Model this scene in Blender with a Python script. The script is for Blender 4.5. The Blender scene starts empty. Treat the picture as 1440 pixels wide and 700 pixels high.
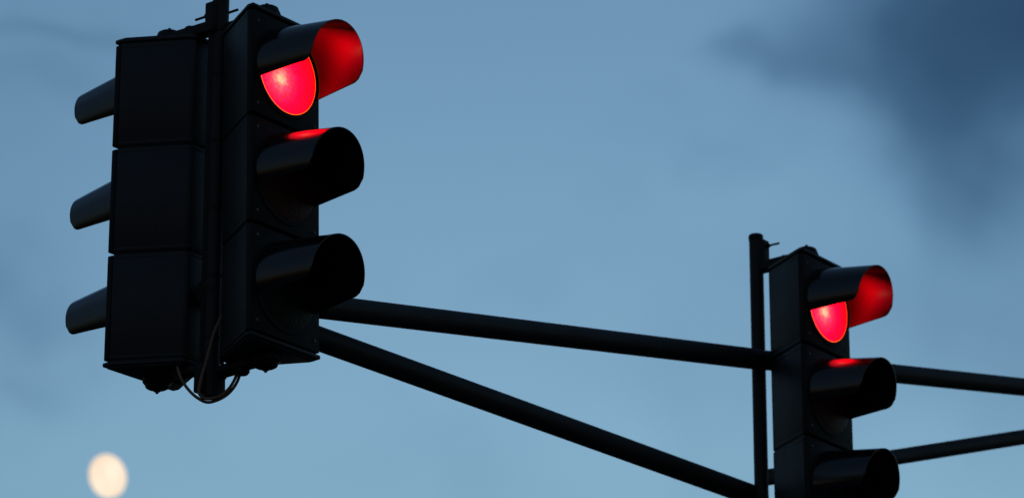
import bpy, bmesh, math, random
from mathutils import Vector, Matrix
from math import sin, cos, radians, pi

random.seed(4)
scene = bpy.context.scene

# ------------------------------------------------------------------ camera
cam_d = bpy.data.cameras.new('camera')
cam = bpy.data.objects.new('camera', cam_d)
scene.collection.objects.link(cam)
cam.location = (0, 0, 1.6)
cam.rotation_euler = (radians(90 + 19.326), 0, 0)
cam_d.sensor_width = 36
cam_d.lens = 133.9
cam_d.clip_start = 0.1
cam_d.clip_end = 6000
cam_d.dof.use_dof = True
cam_d.dof.focus_distance = 12.72
cam_d.dof.aperture_fstop = 4.4
scene.camera = cam

# ------------------------------------------------------------------ sky
EXPOSURE = 3.81
SUN_EL, SUN_ROT = radians(-2.0), radians(6)
world = bpy.data.worlds.new('World')
scene.world = world
world.use_nodes = True
nt = world.node_tree
nt.nodes.clear()


def nd(tree, kind, **kw):
    n = tree.nodes.new(kind)
    for k, v in kw.items():
        if k.startswith('i_'):
            key = k[2:]
            n.inputs[int(key) if key.isdigit() else key].default_value = v
        else:
            setattr(n, k, v)
    return n


def wmath(tree, op, a, b=None, clamp=False):
    n = tree.nodes.new('ShaderNodeMath')
    n.operation = op
    n.use_clamp = clamp
    for i, v in enumerate((a, b)):
        if v is None:
            continue
        if isinstance(v, (int, float)):
            n.inputs[i].default_value = v
        else:
            tree.links.new(v, n.inputs[i])
    return n.outputs[0]


def vmath(tree, op, a, b=None):
    n = tree.nodes.new('ShaderNodeVectorMath')
    n.operation = op
    for i, v in enumerate((a, b)):
        if v is None:
            continue
        if isinstance(v, (tuple, list, Vector)):
            n.inputs[i].default_value = tuple(v)
        else:
            tree.links.new(v, n.inputs[i])
    return n


def mixc(tree, fac, a, b, mode='MIX'):
    n = tree.nodes.new('ShaderNodeMix')
    n.data_type = 'RGBA'
    n.blend_type = mode
    n.clamp_factor = True
    for i, v in ((0, fac), (6, a), (7, b)):
        if isinstance(v, (int, float)):
            n.inputs[i].default_value = v
        elif isinstance(v, tuple):
            n.inputs[i].default_value = v
        else:
            tree.links.new(v, n.inputs[i])
    return n.outputs[2]


sky = nd(nt, 'ShaderNodeTexSky', sky_type='NISHITA', sun_disc=False,
         sun_elevation=SUN_EL, sun_rotation=SUN_ROT, altitude=60,
         air_density=1.0, dust_density=0.6, ozone_density=1.8)
tc = nd(nt, 'ShaderNodeTexCoord')
direction = tc.outputs['Generated']
SKY_TINT = (0.855, 1.14, 1.025, 1)
base = mixc(nt, 1.0, sky.outputs[0], SKY_TINT, 'MULTIPLY')
# soft cloud banks: wide wisps of noise plus a few larger banks, all in sky directions
nz = nd(nt, 'ShaderNodeTexNoise', i_Scale=26.0, i_Detail=2.0, i_Roughness=0.45)
nt.links.new(direction, nz.inputs['Vector'])
warp = vmath(nt, 'MULTIPLY', vmath(nt, 'SUBTRACT', nz.outputs['Color'], (.5, .5, .5)).outputs[0], (.05, .05, .05))
wdir = vmath(nt, 'ADD', direction, warp.outputs[0]).outputs[0]
# (azimuth from straight ahead, elevation, half width, half height, thickness), degrees
BANKS = [(8.2, 22.8, 2.1, 1.55, 0.90), (6.5, 22.5, 0.85, 0.85, 0.36), (8.05, 21.5, 1.5, 1.0, 0.46),
         (6.75, 20.9, 0.9, 0.85, 0.22), (7.6, 20.4, 1.2, 0.9, 0.16), (4.67, 22.2, 0.83, 0.44, 0.22),
         (3.95, 22.36, 0.41, 0.33, 0.1), (5.57, 21.88, 0.51, 0.46, 0.20), (8.08, 18.62, 1.8, 1.93, 0.13),
         (5.54, 22.76, 0.77, 0.51, 0.14), (-7.91, 18.47, 0.96, 0.71, 0.15), (-7.56, 16.94, 1.22, 0.51, 0.08),
         (-7.03, 22.54, 1.67, 0.26, 0.11), (-7.55, 21.61, 2.05, 0.39, 0.05), (3.2, 20.85, 1.16, 0.39, 0.05),
         (-8.6, 19.5, 2.6, 4.5, 0.09), (8.6, 18.0, 2.0, 3.0, 0.05), (0, 15.2, 9, 1.3, 0.05), (-75, 1, 35, 7, 0.7), (85, 1, 35, 7, 0.6), (6, 0.5, 50, 6, 0.75), (30, 35, 12, 6, 0.7), (-28, 40, 10, 7, 0.6), (45, 18, 9, 4, 0.6), (-40, 15, 10, 3, 0.5), (4, 48, 9, 6, 0.6)]  # unseen banks low on the horizon, added to dim its warm glow
dens = None
for az, el, hw, hh, k in BANKS:
    a, e = radians(az), radians(el)
    c = Vector((sin(a) * cos(e), cos(a) * cos(e), sin(e)))
    right = Vector((cos(a), -sin(a), 0))
    up = right.cross(c) * -1
    up = c.cross(right) * -1 if up.z < 0 else up
    d = vmath(nt, 'SUBTRACT', wdir, c).outputs[0]
    x = vmath(nt, 'DOT_PRODUCT', d, right / radians(hw)).outputs['Value']
    y = vmath(nt, 'DOT_PRODUCT', d, up / radians(hh)).outputs['Value']
    z = vmath(nt, 'DOT_PRODUCT', d, c / radians(max(hw, hh))).outputs['Value']
    r2 = wmath(nt, 'ADD', wmath(nt, 'ADD', wmath(nt, 'MULTIPLY', x, x), wmath(nt, 'MULTIPLY', y, y)), wmath(nt, 'MULTIPLY', z, z))
    g = wmath(nt, 'MULTIPLY', wmath(nt, 'EXPONENT', wmath(nt, 'MULTIPLY', r2, -1.0)), k)
    clear = wmath(nt, 'SUBTRACT', 1.0, g)
    dens = clear if dens is None else wmath(nt, 'MULTIPLY', dens, clear)
wz = nd(nt, 'ShaderNodeTexNoise', i_Scale=9.0, i_Detail=3.0, i_Roughness=0.5)
nt.links.new(direction, wz.inputs['Vector'])
dens = wmath(nt, 'SUBTRACT', 1.0, dens)
wisp = wmath(nt, 'MULTIPLY', wmath(nt, 'SUBTRACT', wz.outputs['Fac'], 0.5, True), 0.35)
dens = wmath(nt, 'MINIMUM', wmath(nt, 'ADD', dens, wisp), 1.0)
thin = nd(nt, 'ShaderNodeCombineXYZ')                 # cloud thins each colour differently
for i, k in enumerate((2.1, 1.70, 1.38)):
    nt.links.new(wmath(nt, 'EXPONENT', wmath(nt, 'MULTIPLY', dens, -k)), thin.inputs[i])
final = mixc(nt, 1.0, base, thin.outputs[0], 'MULTIPLY')
bg = nd(nt, 'ShaderNodeBackground', i_Strength=0.1)
nt.links.new(final, bg.inputs['Color'])
out = nd(nt, 'ShaderNodeOutputWorld')
nt.links.new(bg.outputs[0], out.inputs[0])

# dim afterglow of a sun that has just gone behind the horizon
sun_d = bpy.data.lights.new('sun', 'SUN')
sun = bpy.data.objects.new('sun', sun_d)
scene.collection.objects.link(sun)
sun_d.energy = 0.002
sun_d.angle = radians(20)
sun_d.color = (1.0, 0.86, 0.72)
sd = Vector((sin(SUN_ROT) * cos(SUN_EL), cos(SUN_ROT) * cos(SUN_EL), sin(SUN_EL)))
sun.rotation_euler = sd.to_track_quat('Z', 'Y').to_euler()
sun.location = sd * 300

scene.view_settings.view_transform = 'Standard'
scene.view_settings.look = 'None'
scene.view_settings.gamma = 1
scene.view_settings.exposure = EXPOSURE
scene.view_settings.use_curve_mapping = False
scene.render.engine = 'CYCLES'
scene.cycles.max_bounces = 8


# ------------------------------------------------------------------ materials
def paint(name, col, rough, bump=0.06, scale=60, spec=0.5, dirt=0.35):
    m = bpy.data.materials.new(name)
    m.use_nodes = True
    t = m.node_tree
    b = t.nodes['Principled BSDF']
    co = nd(t, 'ShaderNodeTexCoord').outputs['Object']
    n1 = nd(t, 'ShaderNodeTexNoise', i_Scale=7.0, i_Detail=5.0, i_Roughness=0.6)
    t.links.new(co, n1.inputs['Vector'])
    dust = tuple(min(1, c * 2.0 + 0.002) for c in col)
    f = wmath(t, 'MULTIPLY', wmath(t, 'MULTIPLY', wmath(t, 'SUBTRACT', n1.outputs['Fac'], 0.42, True), 4.0, True), dirt)
    t.links.new(mixc(t, f, (*col, 1), (*dust, 1)), b.inputs['Base Color'])
    t.links.new(wmath(t, 'ADD', wmath(t, 'MULTIPLY', n1.outputs['Fac'], 0.25), rough - 0.12), b.inputs['Roughness'])
    n2 = nd(t, 'ShaderNodeTexNoise', i_Scale=float(scale), i_Detail=3.0)
    t.links.new(co, n2.inputs['Vector'])
    bp = nd(t, 'ShaderNodeBump', i_Strength=bump, i_Distance=0.004)
    t.links.new(n2.outputs['Fac'], bp.inputs['Height'])
    t.links.new(bp.outputs[0], b.inputs['Normal'])
    b.inputs['Specular IOR Level'].default_value = spec
    return m


M_HOUSE = paint('black_polycarbonate', (0.008, 0.009, 0.011), 0.5, 0.05, 90, 0.35, 0.25)
M_DOOR = paint('black_door_plastic', (0.005, 0.005, 0.005), 0.6, 0.05, 90, 0.2, 0.2)
M_VISOR = paint('matt_black_visor', (0.0062, 0.0066, 0.0080), 0.17, 0.006, 20, 0.5, 0.15)
M_STEEL = paint('black_painted_steel', (0.008, 0.0072, 0.0070), 0.6, 0.08, 120, 0.35, 0.3)
M_BRACKET = paint('black_cast_aluminium', (0.007, 0.007, 0.0075), 0.6, 0.12, 80, 0.25, 0.3)
M_CABLE = paint('dusty_grey_cable', (0.17, 0.105, 0.07), 0.7, 0.05, 200, 0.3)
M_CABLE_B = paint('black_rubber_cable', (0.02, 0.018, 0.017), 0.6, 0.05, 200, 0.3)
M_SCREW = paint('zinc_screw', (0.09, 0.09, 0.095), 0.5, 0.0, 50)
M_GROUND = paint('asphalt', (0.045, 0.045, 0.047), 0.9, 0.5, 30, 0.2)


def lens_off(name, col):
    m = bpy.data.materials.new(name)
    m.use_nodes = True
    t = m.node_tree
    b = t.nodes['Principled BSDF']
    b.inputs['Base Color'].default_value = (*col, 1)
    b.inputs['Roughness'].default_value = 0.45
    b.inputs['Specular IOR Level'].default_value = 0.12
    co = nd(t, 'ShaderNodeTexCoord').outputs['Object']
    v = nd(t, 'ShaderNodeTexVoronoi', i_Scale=75.0)
    t.links.new(co, v.inputs['Vector'])
    bp = nd(t, 'ShaderNodeBump', i_Strength=0.35, i_Distance=0.003)
    t.links.new(v.outputs['Distance'], bp.inputs['Height'])
    t.links.new(bp.outputs[0], b.inputs['Normal'])
    return m


M_AMBER = lens_off('unlit_amber_lens', (0.05, 0.004, 0.002))  # red scatter from the lit lens is put into this base colour
M_GREEN = lens_off('unlit_green_lens', (0.001, 0.007, 0.004))
M_REDOFF = lens_off('unlit_red_lens', (0.012, 0.001, 0.001))


def lens_lit(name, power):
    """Red glass over a lamp: the lamp's image near the middle, prism cells, a paler moulded edge."""
    m = bpy.data.materials.new(name)
    m.use_nodes = True
    t = m.node_tree
    t.nodes.clear()
    co = nd(t, 'ShaderNodeTexCoord').outputs['Object']
    sep = nd(t, 'ShaderNodeSeparateXYZ')
    t.links.new(co, sep.inputs[0])
    # red glow everywhere, bluish tinge around the lamp
    off = vmath(t, 'SUBTRACT', co, HOT).outputs[0]
    dist = vmath(t, 'LENGTH', off).outputs['Value']
    n = nd(t, 'ShaderNodeTexNoise', i_Scale=55.0, i_Detail=3.0, i_Roughness=0.7)
    t.links.new(co, n.inputs['Vector'])
    nn = wmath(t, 'SUBTRACT', n.outputs['Fac'], 0.5)
    dj = wmath(t, 'ADD', dist, wmath(t, 'MULTIPLY', nn, 0.05))
    core = wmath(t, 'EXPONENT', wmath(t, 'MULTIPLY', wmath(t, 'MULTIPLY', dj, dj), -1.0 / 0.021 ** 2))
    halo = wmath(t, 'EXPONENT', wmath(t, 'MULTIPLY', wmath(t, 'MULTIPLY', dj, dj), -1.0 / 0.045 ** 2))
    wide = wmath(t, 'EXPONENT', wmath(t, 'MULTIPLY', wmath(t, 'MULTIPLY', dist, dist), -1.0 / 0.125 ** 2))
    v = nd(t, 'ShaderNodeTexVoronoi', i_Scale=95.0)
    t.links.new(co, v.inputs['Vector'])
    cell = wmath(t, 'ADD', wmath(t, 'MULTIPLY', v.outputs['Distance'], 0.5), 0.75)
    rr = vmath(t, 'LENGTH', vmath(t, 'MULTIPLY', co, (1, 0, 1)).outputs[0]).outputs['Value']
    edge = wmath(t, 'MULTIPLY', wmath(t, 'SUBTRACT', rr, 0.1415, True), 1 / 0.0015, True)
    od = vmath(t, 'LENGTH', vmath(t, 'SUBTRACT', co, (0.022, -0.018, -0.02)).outputs[0]).outputs['Value']
    beam = wmath(t, 'EXPONENT', wmath(t, 'MULTIPLY', wmath(t, 'MULTIPLY', od, od), -1.0 / 0.062 ** 2))
    lamp = wmath(t, 'ADD', wmath(t, 'MULTIPLY', beam, 2.7), wmath(t, 'ADD', wmath(t, 'MULTIPLY', wide, 1.1), 0.30))
    red = wmath(t, 'MULTIPLY', wmath(t, 'MULTIPLY', cell, power), lamp)
    g = wmath(t, 'ADD', wmath(t, 'ADD', wmath(t, 'MULTIPLY', core, 0.55), wmath(t, 'MULTIPLY', halo, 0.13)),
              wmath(t, 'MULTIPLY', edge, 0.20))
    g = wmath(t, 'ADD', g, wmath(t, 'MULTIPLY', cell, 0.0025))
    bl = wmath(t, 'ADD', wmath(t, 'ADD', wmath(t, 'MULTIPLY', core, 0.18), wmath(t, 'MULTIPLY', halo, 0.07)),
               wmath(t, 'MULTIPLY', wmath(t, 'MULTIPLY', wide, 0.10), wmath(t, 'SUBTRACT', 1.0, wmath(t, 'MULTIPLY', edge, 0.7))))
    bl = wmath(t, 'MULTIPLY', bl, wmath(t, 'ADD', wmath(t, 'MULTIPLY', v.outputs['Distance'], 1.1), 0.5))
    comb = nd(t, 'ShaderNodeCombineColor')
    t.links.new(red, comb.inputs[0])
    t.links.new(g, comb.inputs[1])
    t.links.new(bl, comb.inputs[2])
    em = nd(t, 'ShaderNodeEmission', i_Strength=2 ** -EXPOSURE)
    t.links.new(comb.outputs[0], em.inputs[0])
    o = nd(t, 'ShaderNodeOutputMaterial')
    t.links.new(em.outputs[0], o.inputs[0])
    return m


HOT = (-0.050, -0.018, -0.038)
LAMP = 6.0
M_RED = lens_lit('lit_red_lens', 3.6)

# ------------------------------------------------------------------ helpers
COL = scene.collection


def link(name, bm, mat, parent=None, mtx=None, sharp=32):
    bmesh.ops.recalc_face_normals(bm, faces=bm.faces)
    me = bpy.data.meshes.new(name)
    for f in bm.faces:
        f.smooth = True
    bm.to_mesh(me)
    bm.free()
    me.set_sharp_from_angle(angle=radians(sharp))
    me.materials.append(mat)
    o = bpy.data.objects.new(name, me)
    COL.objects.link(o)
    o.parent = parent
    if mtx is not None:
        o.matrix_local = mtx
    return o


def empty(name, mtx, label, cat, group=None):
    o = bpy.data.objects.new(name, None)
    COL.objects.link(o)
    o.empty_display_size = 0.1
    o.matrix_world = mtx
    o['label'] = label
    o['category'] = cat
    if group:
        o['group'] = group
    return o


def prism(bm, poly, z0, z1, bevel=0.0, seg=2):
    """Extrude a plan outline, rounding every edge a little."""
    b = bmesh.new()
    lo = [b.verts.new((x, y, z0)) for x, y in poly]
    hi = [b.verts.new((x, y, z1)) for x, y in poly]
    n = len(poly)
    b.faces.new(lo[::-1])
    b.faces.new(hi)
    for i in range(n):
        b.faces.new((lo[i], lo[(i + 1) % n], hi[(i + 1) % n], hi[i]))
    bmesh.ops.recalc_face_normals(b, faces=b.faces)
    if bevel:
        bmesh.ops.bevel(b, geom=list(b.edges), offset=bevel, segments=seg, affect='EDGES', profile=0.5)
    merge(bm, b)


def merge(bm, b):
    me = bpy.data.meshes.new('tmp')
    b.to_mesh(me)
    b.free()
    bm.from_mesh(me)
    bpy.data.meshes.remove(me)


def box(bm, x0, x1, y0, y1, z0, z1, bevel=0.003, seg=2):
    prism(bm, [(x0, y0), (x1, y0), (x1, y1), (x0, y1)], z0, z1, bevel, seg)


def lathe(bm, prof, axis_from, axis_dir, seg=32):
    """Revolve (radius, distance along axis) points; closed at both ends."""
    d = Vector(axis_dir).normalized()
    u = d.orthogonal().normalized()
    w = d.cross(u)
    p0 = Vector(axis_from)
    rings = []
    for r, h in prof:
        if r <= 1e-6:
            rings.append([bm.verts.new(p0 + d * h)])
        else:
            rings.append([bm.verts.new(p0 + d * h + (u * cos(2 * pi * i / seg) + w * sin(2 * pi * i / seg)) * r) for i in range(seg)])
    for a, b in zip(rings, rings[1:]):
        for i in range(seg):
            j = (i + 1) % seg
            if len(a) == 1:
                bm.faces.new((a[0], b[i], b[j]))
            elif len(b) == 1:
                bm.faces.new((a[i], b[0], a[j]))
            else:
                bm.faces.new((a[i], b[i], b[j], a[j]))
    if len(rings[0]) > 1:
        bm.faces.new(rings[0][::-1])
    if len(rings[-1]) > 1:
        bm.faces.new(rings[-1])


def tube(bm, a, b, r0, r1=None, seg=36, cap=0.006):
    r1 = r0 if r1 is None else r1
    a, b = Vector(a), Vector(b)
    L = (b - a).length
    lathe(bm, [(r0 - cap, 0), (r0, cap), (r1, L - cap), (r1 - cap, L)], a, b - a, seg)


def hose(bm, pts, r, seg=10, sub=6):
    """A tube along a smooth curve through the points."""
    P = [Vector(p) for p in pts]
    C = []
    for i in range(len(P) - 1):
        p0, p1, p2, p3 = P[max(i - 1, 0)], P[i], P[i + 1], P[min(i + 2, len(P) - 1)]
        for k in range(sub):
            t = k / sub
            C.append(0.5 * ((2 * p1) + (p2 - p0) * t + (2 * p0 - 5 * p1 + 4 * p2 - p3) * t * t + (3 * p1 - p0 - 3 * p2 + p3) * t ** 3))
    C.append(P[-1])
    ref = Vector((0.3, 0.8, 0.5)).normalized()
    rings = []
    for i, c in enumerate(C):
        d = (C[min(i + 1, len(C) - 1)] - C[max(i - 1, 0)]).normalized()
        u = (ref - d * ref.dot(d)).normalized()
        w = d.cross(u)
        rings.append([bm.verts.new(c + (u * cos(2 * pi * k / seg) + w * sin(2 * pi * k / seg)) * r) for k in range(seg)])
    for a, b in zip(rings, rings[1:]):
        for k in range(seg):
            bm.faces.new((a[k], a[(k + 1) % seg], b[(k + 1) % seg], b[k]))
    bm.faces.new(rings[0][::-1])
    bm.faces.new(rings[-1])


# ------------------------------------------------------------------ ground
bm = bmesh.new()
R = 2500
vs = [bm.verts.new(p) for p in ((-R, -R, 0), (R, -R, 0), (R, R, 0), (-R, R, 0))]
bm.faces.new(vs)
g = link('ground', bm, M_GROUND)
g['kind'] = 'structure'

# ------------------------------------------------------------------ mast with its trussed arm
MX, MY = -1.000, 12.075          # hanger pole at the tip of the arm
RX, RY = 1.0085, 14.745          # hanger pole further along
TIP = Vector((-1.0411 + 0.019, 12.1474 - 0.09 + 0.024, 5.696 - 0.014))
MID = Vector((1.0, 14.69, 6.2785))
ROOT = Vector((3.4084, 17.6358, 6.9755))
mast = empty('signal_mast', Matrix.Translation((ROOT.x, ROOT.y, 0)),
             'black steel mast arm of round tubes with two braces carrying the traffic lights', 'mast arm')
inv = mast.matrix_world.inverted()


def mpart(name, bm, mat=M_STEEL, parent=None):
    bm.transform(inv)
    return link(name, bm, mat, parent or mast)


bm = bmesh.new()
tube(bm, (ROOT.x, ROOT.y, 0.0), (ROOT.x, ROOT.y, 7.6), 0.13, 0.095, 40)
lathe(bm, [(0.22, 0.0), (0.22, 0.03), (0.14, 0.035), (0.135, 0.16)], (ROOT.x, ROOT.y, 0.001), (0, 0, 1), 40)
mpart('column', bm)
bm = bmesh.new()
d = (MID - TIP).normalized()
tube(bm, TIP - d * 0.02, TIP + d * 0.62, 0.0405, 0.0405)          # inner sleeve at the tip
tube(bm, TIP + d * 0.58, MID, 0.0428, 0.0428)
tube(bm, MID - (ROOT - MID).normalized() * 0.0, ROOT, 0.0402, 0.0402)
mpart('chord_tube', bm)
bm = bmesh.new()
tube(bm, (-1.0351, 12.1936 - 0.02, 5.6959), (1.0057, 14.8564, 5.7443), 0.0432)
mpart('brace_tube', bm)
bm = bmesh.new()
tube(bm, (1.0057, 14.8298, 5.8203), (3.3606, 17.5847, 6.9564), 0.0335)
mpart('brace_tube', bm)


def hanger(x, y, z0, z1, conduit_dir):
    bm = bmesh.new()
    tube(bm, (x, y, z0), (x, y, z1), 0.0285, cap=0.004)
    p = mpart('mounting_pole', bm)
    bm = bmesh.new()
    lathe(bm, [(0.0295, 0), (0.0305, 0.004), (0.0305, 0.022), (0.026, 0.027), (0, 0.029)], (x, y, z1 - 0.02), (0, 0, 1), 32)
    mpart('end_cap', bm, M_BRACKET, p)
    if conduit_dir:
        cx, cy = x + conduit_dir[0], y + conduit_dir[1]
        bm = bmesh.new()
        box(bm, cx - 0.0095, cx + 0.0095, cy - 0.006, cy + 0.006, z0 + 0.12, z1 - 0.09, 0.002)
        for zz in (z0 + 0.2, z0 + 0.42, z0 + 0.66, z0 + 0.9, z0 + 1.14, z1 - 0.16):
            lathe(bm, [(0.0305, 0), (0.0305, 0.012)], (x, y, zz), (0, 0, 1), 32)
        mpart('cable_rail', bm, M_BRACKET, p)
        bm = bmesh.new()  # dark tube added as the shade filling the gap beside the pole
        tube(bm, (x + 0.030, y + 0.020, z0 + 0.125), (x + 0.030, y + 0.020, z1 - 0.16), 0.011, cap=0.002, seg=16)
        mpart('shade_filler', bm, M_BRACKET, p)


hanger(MX, MY, 5.312, 6.778, (-0.030, -0.012))
hanger(RX - 0.007, RY, 5.262, 6.825, None)
# gusset where the inner brace meets its hanger pole
# ------------------------------------------------------------------ traffic lights
S = 0.3815          # height of one section
W = 0.3402          # width of the door
T = 0.4974          # how far the flanks draw in per metre of depth
DD = 0.2525         # depth of the housing
YF = -0.324         # front of the doors, hanger axis at y = 0
DT = 0.024          # door thickness
BW = W / 2 - T * DD


def plan(front_y, off=0.0, fw=0.0):
    """Tapered plan outline of a housing: wide at the door, narrow at the back."""
    w = W / 2 + off + fw
    yb = YF + DD + off
    bw = BW + off
    return [(-w, front_y), (w, front_y), (w, YF + DT + off * 0), (bw + 0.006, yb - 0.010), (bw - 0.008, yb),
            (-bw + 0.008, yb), (-bw - 0.006, yb - 0.010), (-w, YF + DT)]


def housing_mesh():
    bm = bmesh.new()
    p = plan(YF + DT + 0.001, -0.0015)
    p = [q for i, q in enumerate(p) if i not in (2, 7)]
    prism(bm, p, 0.005, S - 0.005, 0.003)
    for z0, z1 in ((0.010, 0.020), (S - 0.022, S - 0.010)):      # stiffening lips above and below the joint
        prism(bm, [(x * 1.003, y + (0.001 if y > 0 else 0)) for x, y in p], z0, z1, 0.002)
    prism(bm, [(x * 0.972, y * 1.0 if y < YF + 0.1 else y - 0.005) for x, y in p], -0.009, S + 0.009, 0.0)
    return bm


def door_mesh():
    bm = bmesh.new()
    prism(bm, [(-W / 2, YF), (W / 2, YF), (W / 2, YF + DT), (-W / 2, YF + DT)], 0.006, S - 0.006, 0.004)
    # raised collar the visor is fixed to
    seg = 64
    lathe(bm, [(0.151, 0.0), (0.160, 0.0), (0.159, 0.004), (0.151, 0.006), ], (0, YF - 0.0005, S / 2), (0, -1, 0), seg)
    return bm


def screw_mesh():
    bm = bmesh.new()
    lathe(bm, [(0.0058, 0), (0.0056, 0.002), (0.003, 0.0036), (0, 0.004)], (0, 0, 0), (0, -1, 0), 12)
    return bm


def lens_mesh():
    """Shallow glass dome, origin at its centre."""
    bm = bmesh.new()
    prof = [(0.1503, -0.002), (0.1503, 0.004)]
    for k in range(1, 13):
        a = k / 12
        r = 0.1485 * (1 - a)
        prof.append((r, 0.005 + 0.016 * (1 - (r / 0.1485) ** 2)))
    lathe(bm, prof, (0, 0, 0), (0, -1, 0), 72)
    return bm


RB, RT, VL, VK, VD = 0.1559, 0.1307, 0.2245, 0.027, 0.0358


def visor_mesh(cut_b=111.0, cut_f=106.0):
    """Open-bottomed hood: a tapering shell bent round the lens, with rounded lower corners."""
    bm = bmesh.new()
    NP, NT = 72, 22
    th = 0.0032
    ax = Vector((0, -cos(VD), -sin(VD)))
    up = Vector((0, -sin(VD), cos(VD)))
    grid = []
    for side in (0, 1):
        rows = []
        for j in range(NT + 1):
            t = j / NT
            cut = radians(cut_b + (cut_f - cut_b) * t)
            tt = max(0.0, (t - 0.86) / 0.14)
            cut -= radians(15) * (1 - math.sqrt(max(0.0, 1 - tt * tt)))
            row = []
            for i in range(NP + 1):
                f = -cut + 2 * cut * i / NP
                L = (VL + VK * cos(f)) * t
                r = RB + (RT - RB) * t - (th if side else 0)
                row.append(bm.verts.new(ax * L + (Vector((1, 0, 0)) * sin(f) + up * cos(f)) * r))
            rows.append(row)
        grid.append(rows)
    o, n = grid
    for j in range(NT):
        for i in range(NP):
            bm.faces.new((o[j][i], o[j][i + 1], o[j + 1][i + 1], o[j + 1][i]))
            bm.faces.new((n[j][i], n[j + 1][i], n[j + 1][i + 1], n[j][i + 1]))
        for i in (0, NP):
            bm.faces.new((o[j][i], o[j + 1][i], n[j + 1][i], n[j][i]))
    for i in range(NP):
        bm.faces.new((o[0][i], n[0][i], n[0][i + 1], o[0][i + 1]))
        bm.faces.new((o[NT][i], o[NT][i + 1], n[NT][i + 1], n[NT][i]))
    return bm


def cap_mesh(sign):
    """Lid (sign 1) or bottom plate (sign -1); z = 0 at the joint with the housing."""
    bm = bmesh.new()
    p = plan(YF - 0.003, 0.003 if sign < 0 else 0.0015)
    z0, z1 = (0.001, 0.016) if sign > 0 else (-0.016, -0.001)
    prism(bm, p, z0, z1, 0.005, 3)
    p2 = [(x * 0.93, y + 0.010 if y < YF + 0.03 else y - 0.008) for x, y in p]
    if sign > 0:
        prism(bm, p2, 0.015, 0.022, 0.005, 3)
    else:
        prism(bm, p2, -0.022, -0.015, 0.005, 3)
    return bm


KY = YF + 0.088      # where the bracket's bolt goes through lid and bottom plate


def bracket_mesh(s, top, grip):
    """Arm from the hanger pole to the boss on the lid or under the bottom plate."""
    bm = bmesh.new()
    a, b = sorted((s * 0.022, s * (0.062 if s > 0 else 0.050)))
    prism(bm, [(-0.030, KY), (0.030, KY), (0.024, -0.03), (-0.024, -0.03)], a, b, 0.006, 3)
    # boss
    h = 0.056 if s > 0 else 0.046
    lathe(bm, [(0.050, 0.0), (0.050, 0.024), (0.043, h - 0.014), (0.039, h - 0.004), (0.032, h), (0, h + 0.001)], (0, KY, s * 0.021), (0, 0, s), 32)
    # cable gland along the arm
    lathe(bm, [(0.024, 0), (0.024, 0.016), (0.017, 0.024), (0, 0.026)], (0.004, KY + 0.105, s * 0.044), (0, 0, s), 20)
    # saddle gripping the pole
    a, b = sorted((s * 0.020, s * top))
    prism(bm, [(-0.025, -grip), (0.025, -grip), (0.025, -0.004), (-0.025, -0.004)], a, b, 0.006, 3)
    return bm


def nut_mesh(s):
    bm = bmesh.new()
    h = 0.075 if s > 0 else 0.066
    lathe(bm, [(0.013, 0), (0.013, 0.009), (0.011, 0.011), (0.006, 0.0112), (0.006, 0.017), (0, 0.018)], (0, KY, s * h), (0, 0, s), 6)
    return bm


def bolt_mesh(s, z, grip):
    bm = bmesh.new()
    lathe(bm, [(0.0095, 0), (0.0095, 0.008), (0.0045, 0.0085), (0.0045, 0.056), (0, 0.0565)], (0.010, 0.0005 - grip, s * z), (0, -1, 0), 10)
    return bm


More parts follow.
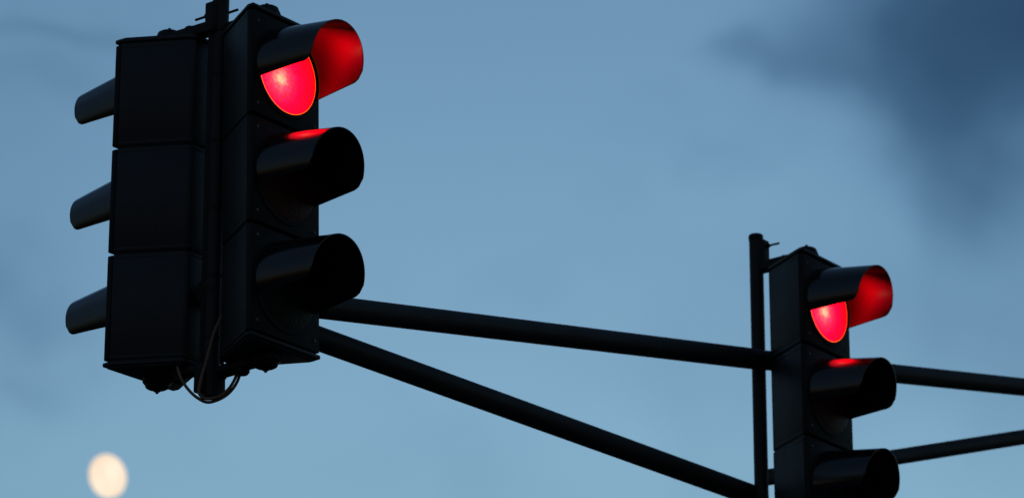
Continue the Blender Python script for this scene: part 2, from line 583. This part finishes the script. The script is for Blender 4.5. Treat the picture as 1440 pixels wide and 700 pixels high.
def traffic_light(loc, yaw, tilt, label, lit, top=0.138, grip=0.039, bz=0.114):
    m = Matrix.Translation(loc) @ Matrix.Rotation(yaw, 4, 'Z') @ Matrix.Rotation(-tilt, 4, 'X')
    root = empty('traffic_light', m, label, 'traffic light', 'traffic lights hung on the mast arm')
    lid = link('lid', cap_mesh(1), M_HOUSE, root, Matrix.Translation((0, 0, 3 * S)))
    bp = link('bottom_plate', cap_mesh(-1), M_HOUSE, root)
    for sgn, z in ((1, 3 * S), (-1, 0)):
        br = link('bracket', bracket_mesh(sgn, top if sgn > 0 else 0.122, grip), M_BRACKET, root, Matrix.Translation((0, 0, z)))
        link('nut', nut_mesh(sgn), M_BRACKET, br)
        link('bolt', bolt_mesh(sgn, bz if sgn > 0 else 0.055, grip), M_BRACKET, br)
    names = ['red', 'amber', 'green']
    for k in range(3):
        z = S * (2 - k)
        h = link('housing', housing_mesh(), M_HOUSE, root, Matrix.Translation((0, 0, z)))
        d = link('door', door_mesh(), M_DOOR, h)
        for sx in (-1, 1):
            for sz in (-1, 1):
                link('screw', screw_mesh(), M_SCREW, h,
                     Matrix.Translation((sx * (W / 2 - 0.0265), YF - 0.0003, S / 2 + sz * 0.148)))
        mat = (M_RED if lit else M_REDOFF, M_AMBER, M_GREEN)[k]
        l = link('lens', lens_mesh(), mat, h, Matrix.Translation((0, YF - 0.001, S / 2)), 50)
        l['label'] = ('glowing red round lens' if lit else 'unlit red round lens') if k == 0 else 'dark unlit %s lens' % names[k]
        if k == 0 and lit:                       # the lamp's own beam, thrown forward out of the lens
            ld = bpy.data.lights.new('lamp', 'SPOT')
            ld.energy = LAMP * 2 ** -EXPOSURE
            ld.color = (1.0, 0.012, 0.004)
            ld.spot_size = radians(110)
            ld.spot_blend = 1.0
            ld.shadow_soft_size = 0.04
            lo = bpy.data.objects.new('lamp', ld)
            COL.objects.link(lo)
            lo.parent = h
            lo.matrix_local = Matrix.Translation((0, YF - 0.03, S / 2)) @ Matrix.Rotation(radians(90), 4, 'X')
        jig = Matrix.Rotation(radians((0.0, 1.2, -0.6)[k]), 4, 'X')
        link('visor', visor_mesh(), M_VISOR, h, Matrix.Translation((0, YF - 0.002, S / 2)) @ jig, 40)
    return root


traffic_light((-0.9976, 12.0926, 5.4383), 0.9088, 0.0239,
              'large black traffic light showing red, at the arm tip in front of the nearer pole', True)
traffic_light((-1.0054, 12.0534, 5.4488), -2.248, 0.003,
              'black traffic light seen from behind, its visors pointing away to the left', False, 0.130, 0.047, 0.086)
traffic_light((1.0099, 14.7434, 5.5017), 0.9365, 0.003,
              'slightly blurred black traffic light showing red, further along the arm', True, 0.156, 0.044, 0.132)

# ------------------------------------------------------------------ cables
bm = bmesh.new()
hose(bm, [(-1.1263, 12.13, 5.4688), (-1.1147, 12.09, 5.4287), (-1.0981, 12.05, 5.3765), (-1.074, 12.03, 5.3333), (-1.0442, 12.02, 5.3008), (-1.0084, 12.02, 5.2811), (-0.9734, 12.02, 5.2873), (-0.9395, 12.03, 5.3112), (-0.916, 12.05, 5.3494), (-0.9049, 12.08, 5.3933), (-0.9063, 12.12, 5.4382)], 0.0052)
c = link('cable', bm, M_CABLE)
c['label'] = 'brownish cable hanging in a loop below the pole between the back-to-back traffic lights'
c['category'] = 'cable'
bm = bmesh.new()
hose(bm, [(-0.9631, 12.06, 5.6033), (-0.9723, 12.035, 5.57), (-0.9867, 12.02, 5.5278), (-0.997, 12.015, 5.484), (-1.0113, 12.01, 5.4182), (-1.0258, 12.005, 5.3575), (-1.0329, 12.005, 5.3182), (-1.0245, 12.01, 5.2977), (-1.0009, 12.01, 5.2891), (-0.9659, 12.01, 5.2977), (-0.9368, 12.02, 5.3253), (-0.9188, 12.05, 5.3691), (-0.9131, 12.09, 5.4113), (-0.9167, 12.13, 5.4464)], 0.0052)
c = link('cable', bm, M_CABLE)
c['label'] = 'thin grey cable running down the pole from halfway and curling under its lower end'
c['category'] = 'cable'

# ------------------------------------------------------------------ moon
mm = bpy.data.materials.new('moonlight')
mm.use_nodes = True
t = mm.node_tree
t.nodes.clear()
co = nd(t, 'ShaderNodeTexCoord').outputs['Object']
n = nd(t, 'ShaderNodeTexNoise', i_Scale=0.55, i_Detail=4.0, i_Roughness=0.55)
t.links.new(co, n.inputs['Vector'])
f = wmath(t, 'MULTIPLY', wmath(t, 'SUBTRACT', n.outputs['Fac'], 0.35, True), 3.0, True)
colr = mixc(t, f, (0.92, 0.68, 0.49, 1), (1.10, 0.95, 0.75, 1))
em = nd(t, 'ShaderNodeEmission', i_Strength=2 ** -EXPOSURE)
t.links.new(colr, em.inputs[0])
o = nd(t, 'ShaderNodeOutputMaterial')
t.links.new(em.outputs[0], o.inputs[0])
bm = bmesh.new()
bmesh.ops.create_uvsphere(bm, u_segments=64, v_segments=32, radius=1.0)
moon = link('moon', bm, mm)
moon.location = (-46.2834, 420.0237, 121.3924)
moon.rotation_euler = (radians(19), radians(-16), 0)
moon.scale = (2.12, 2.12, 2.55)
moon['label'] = 'pale yellow gibbous moon, out of focus, low in the dusk sky'
moon['category'] = 'moon'
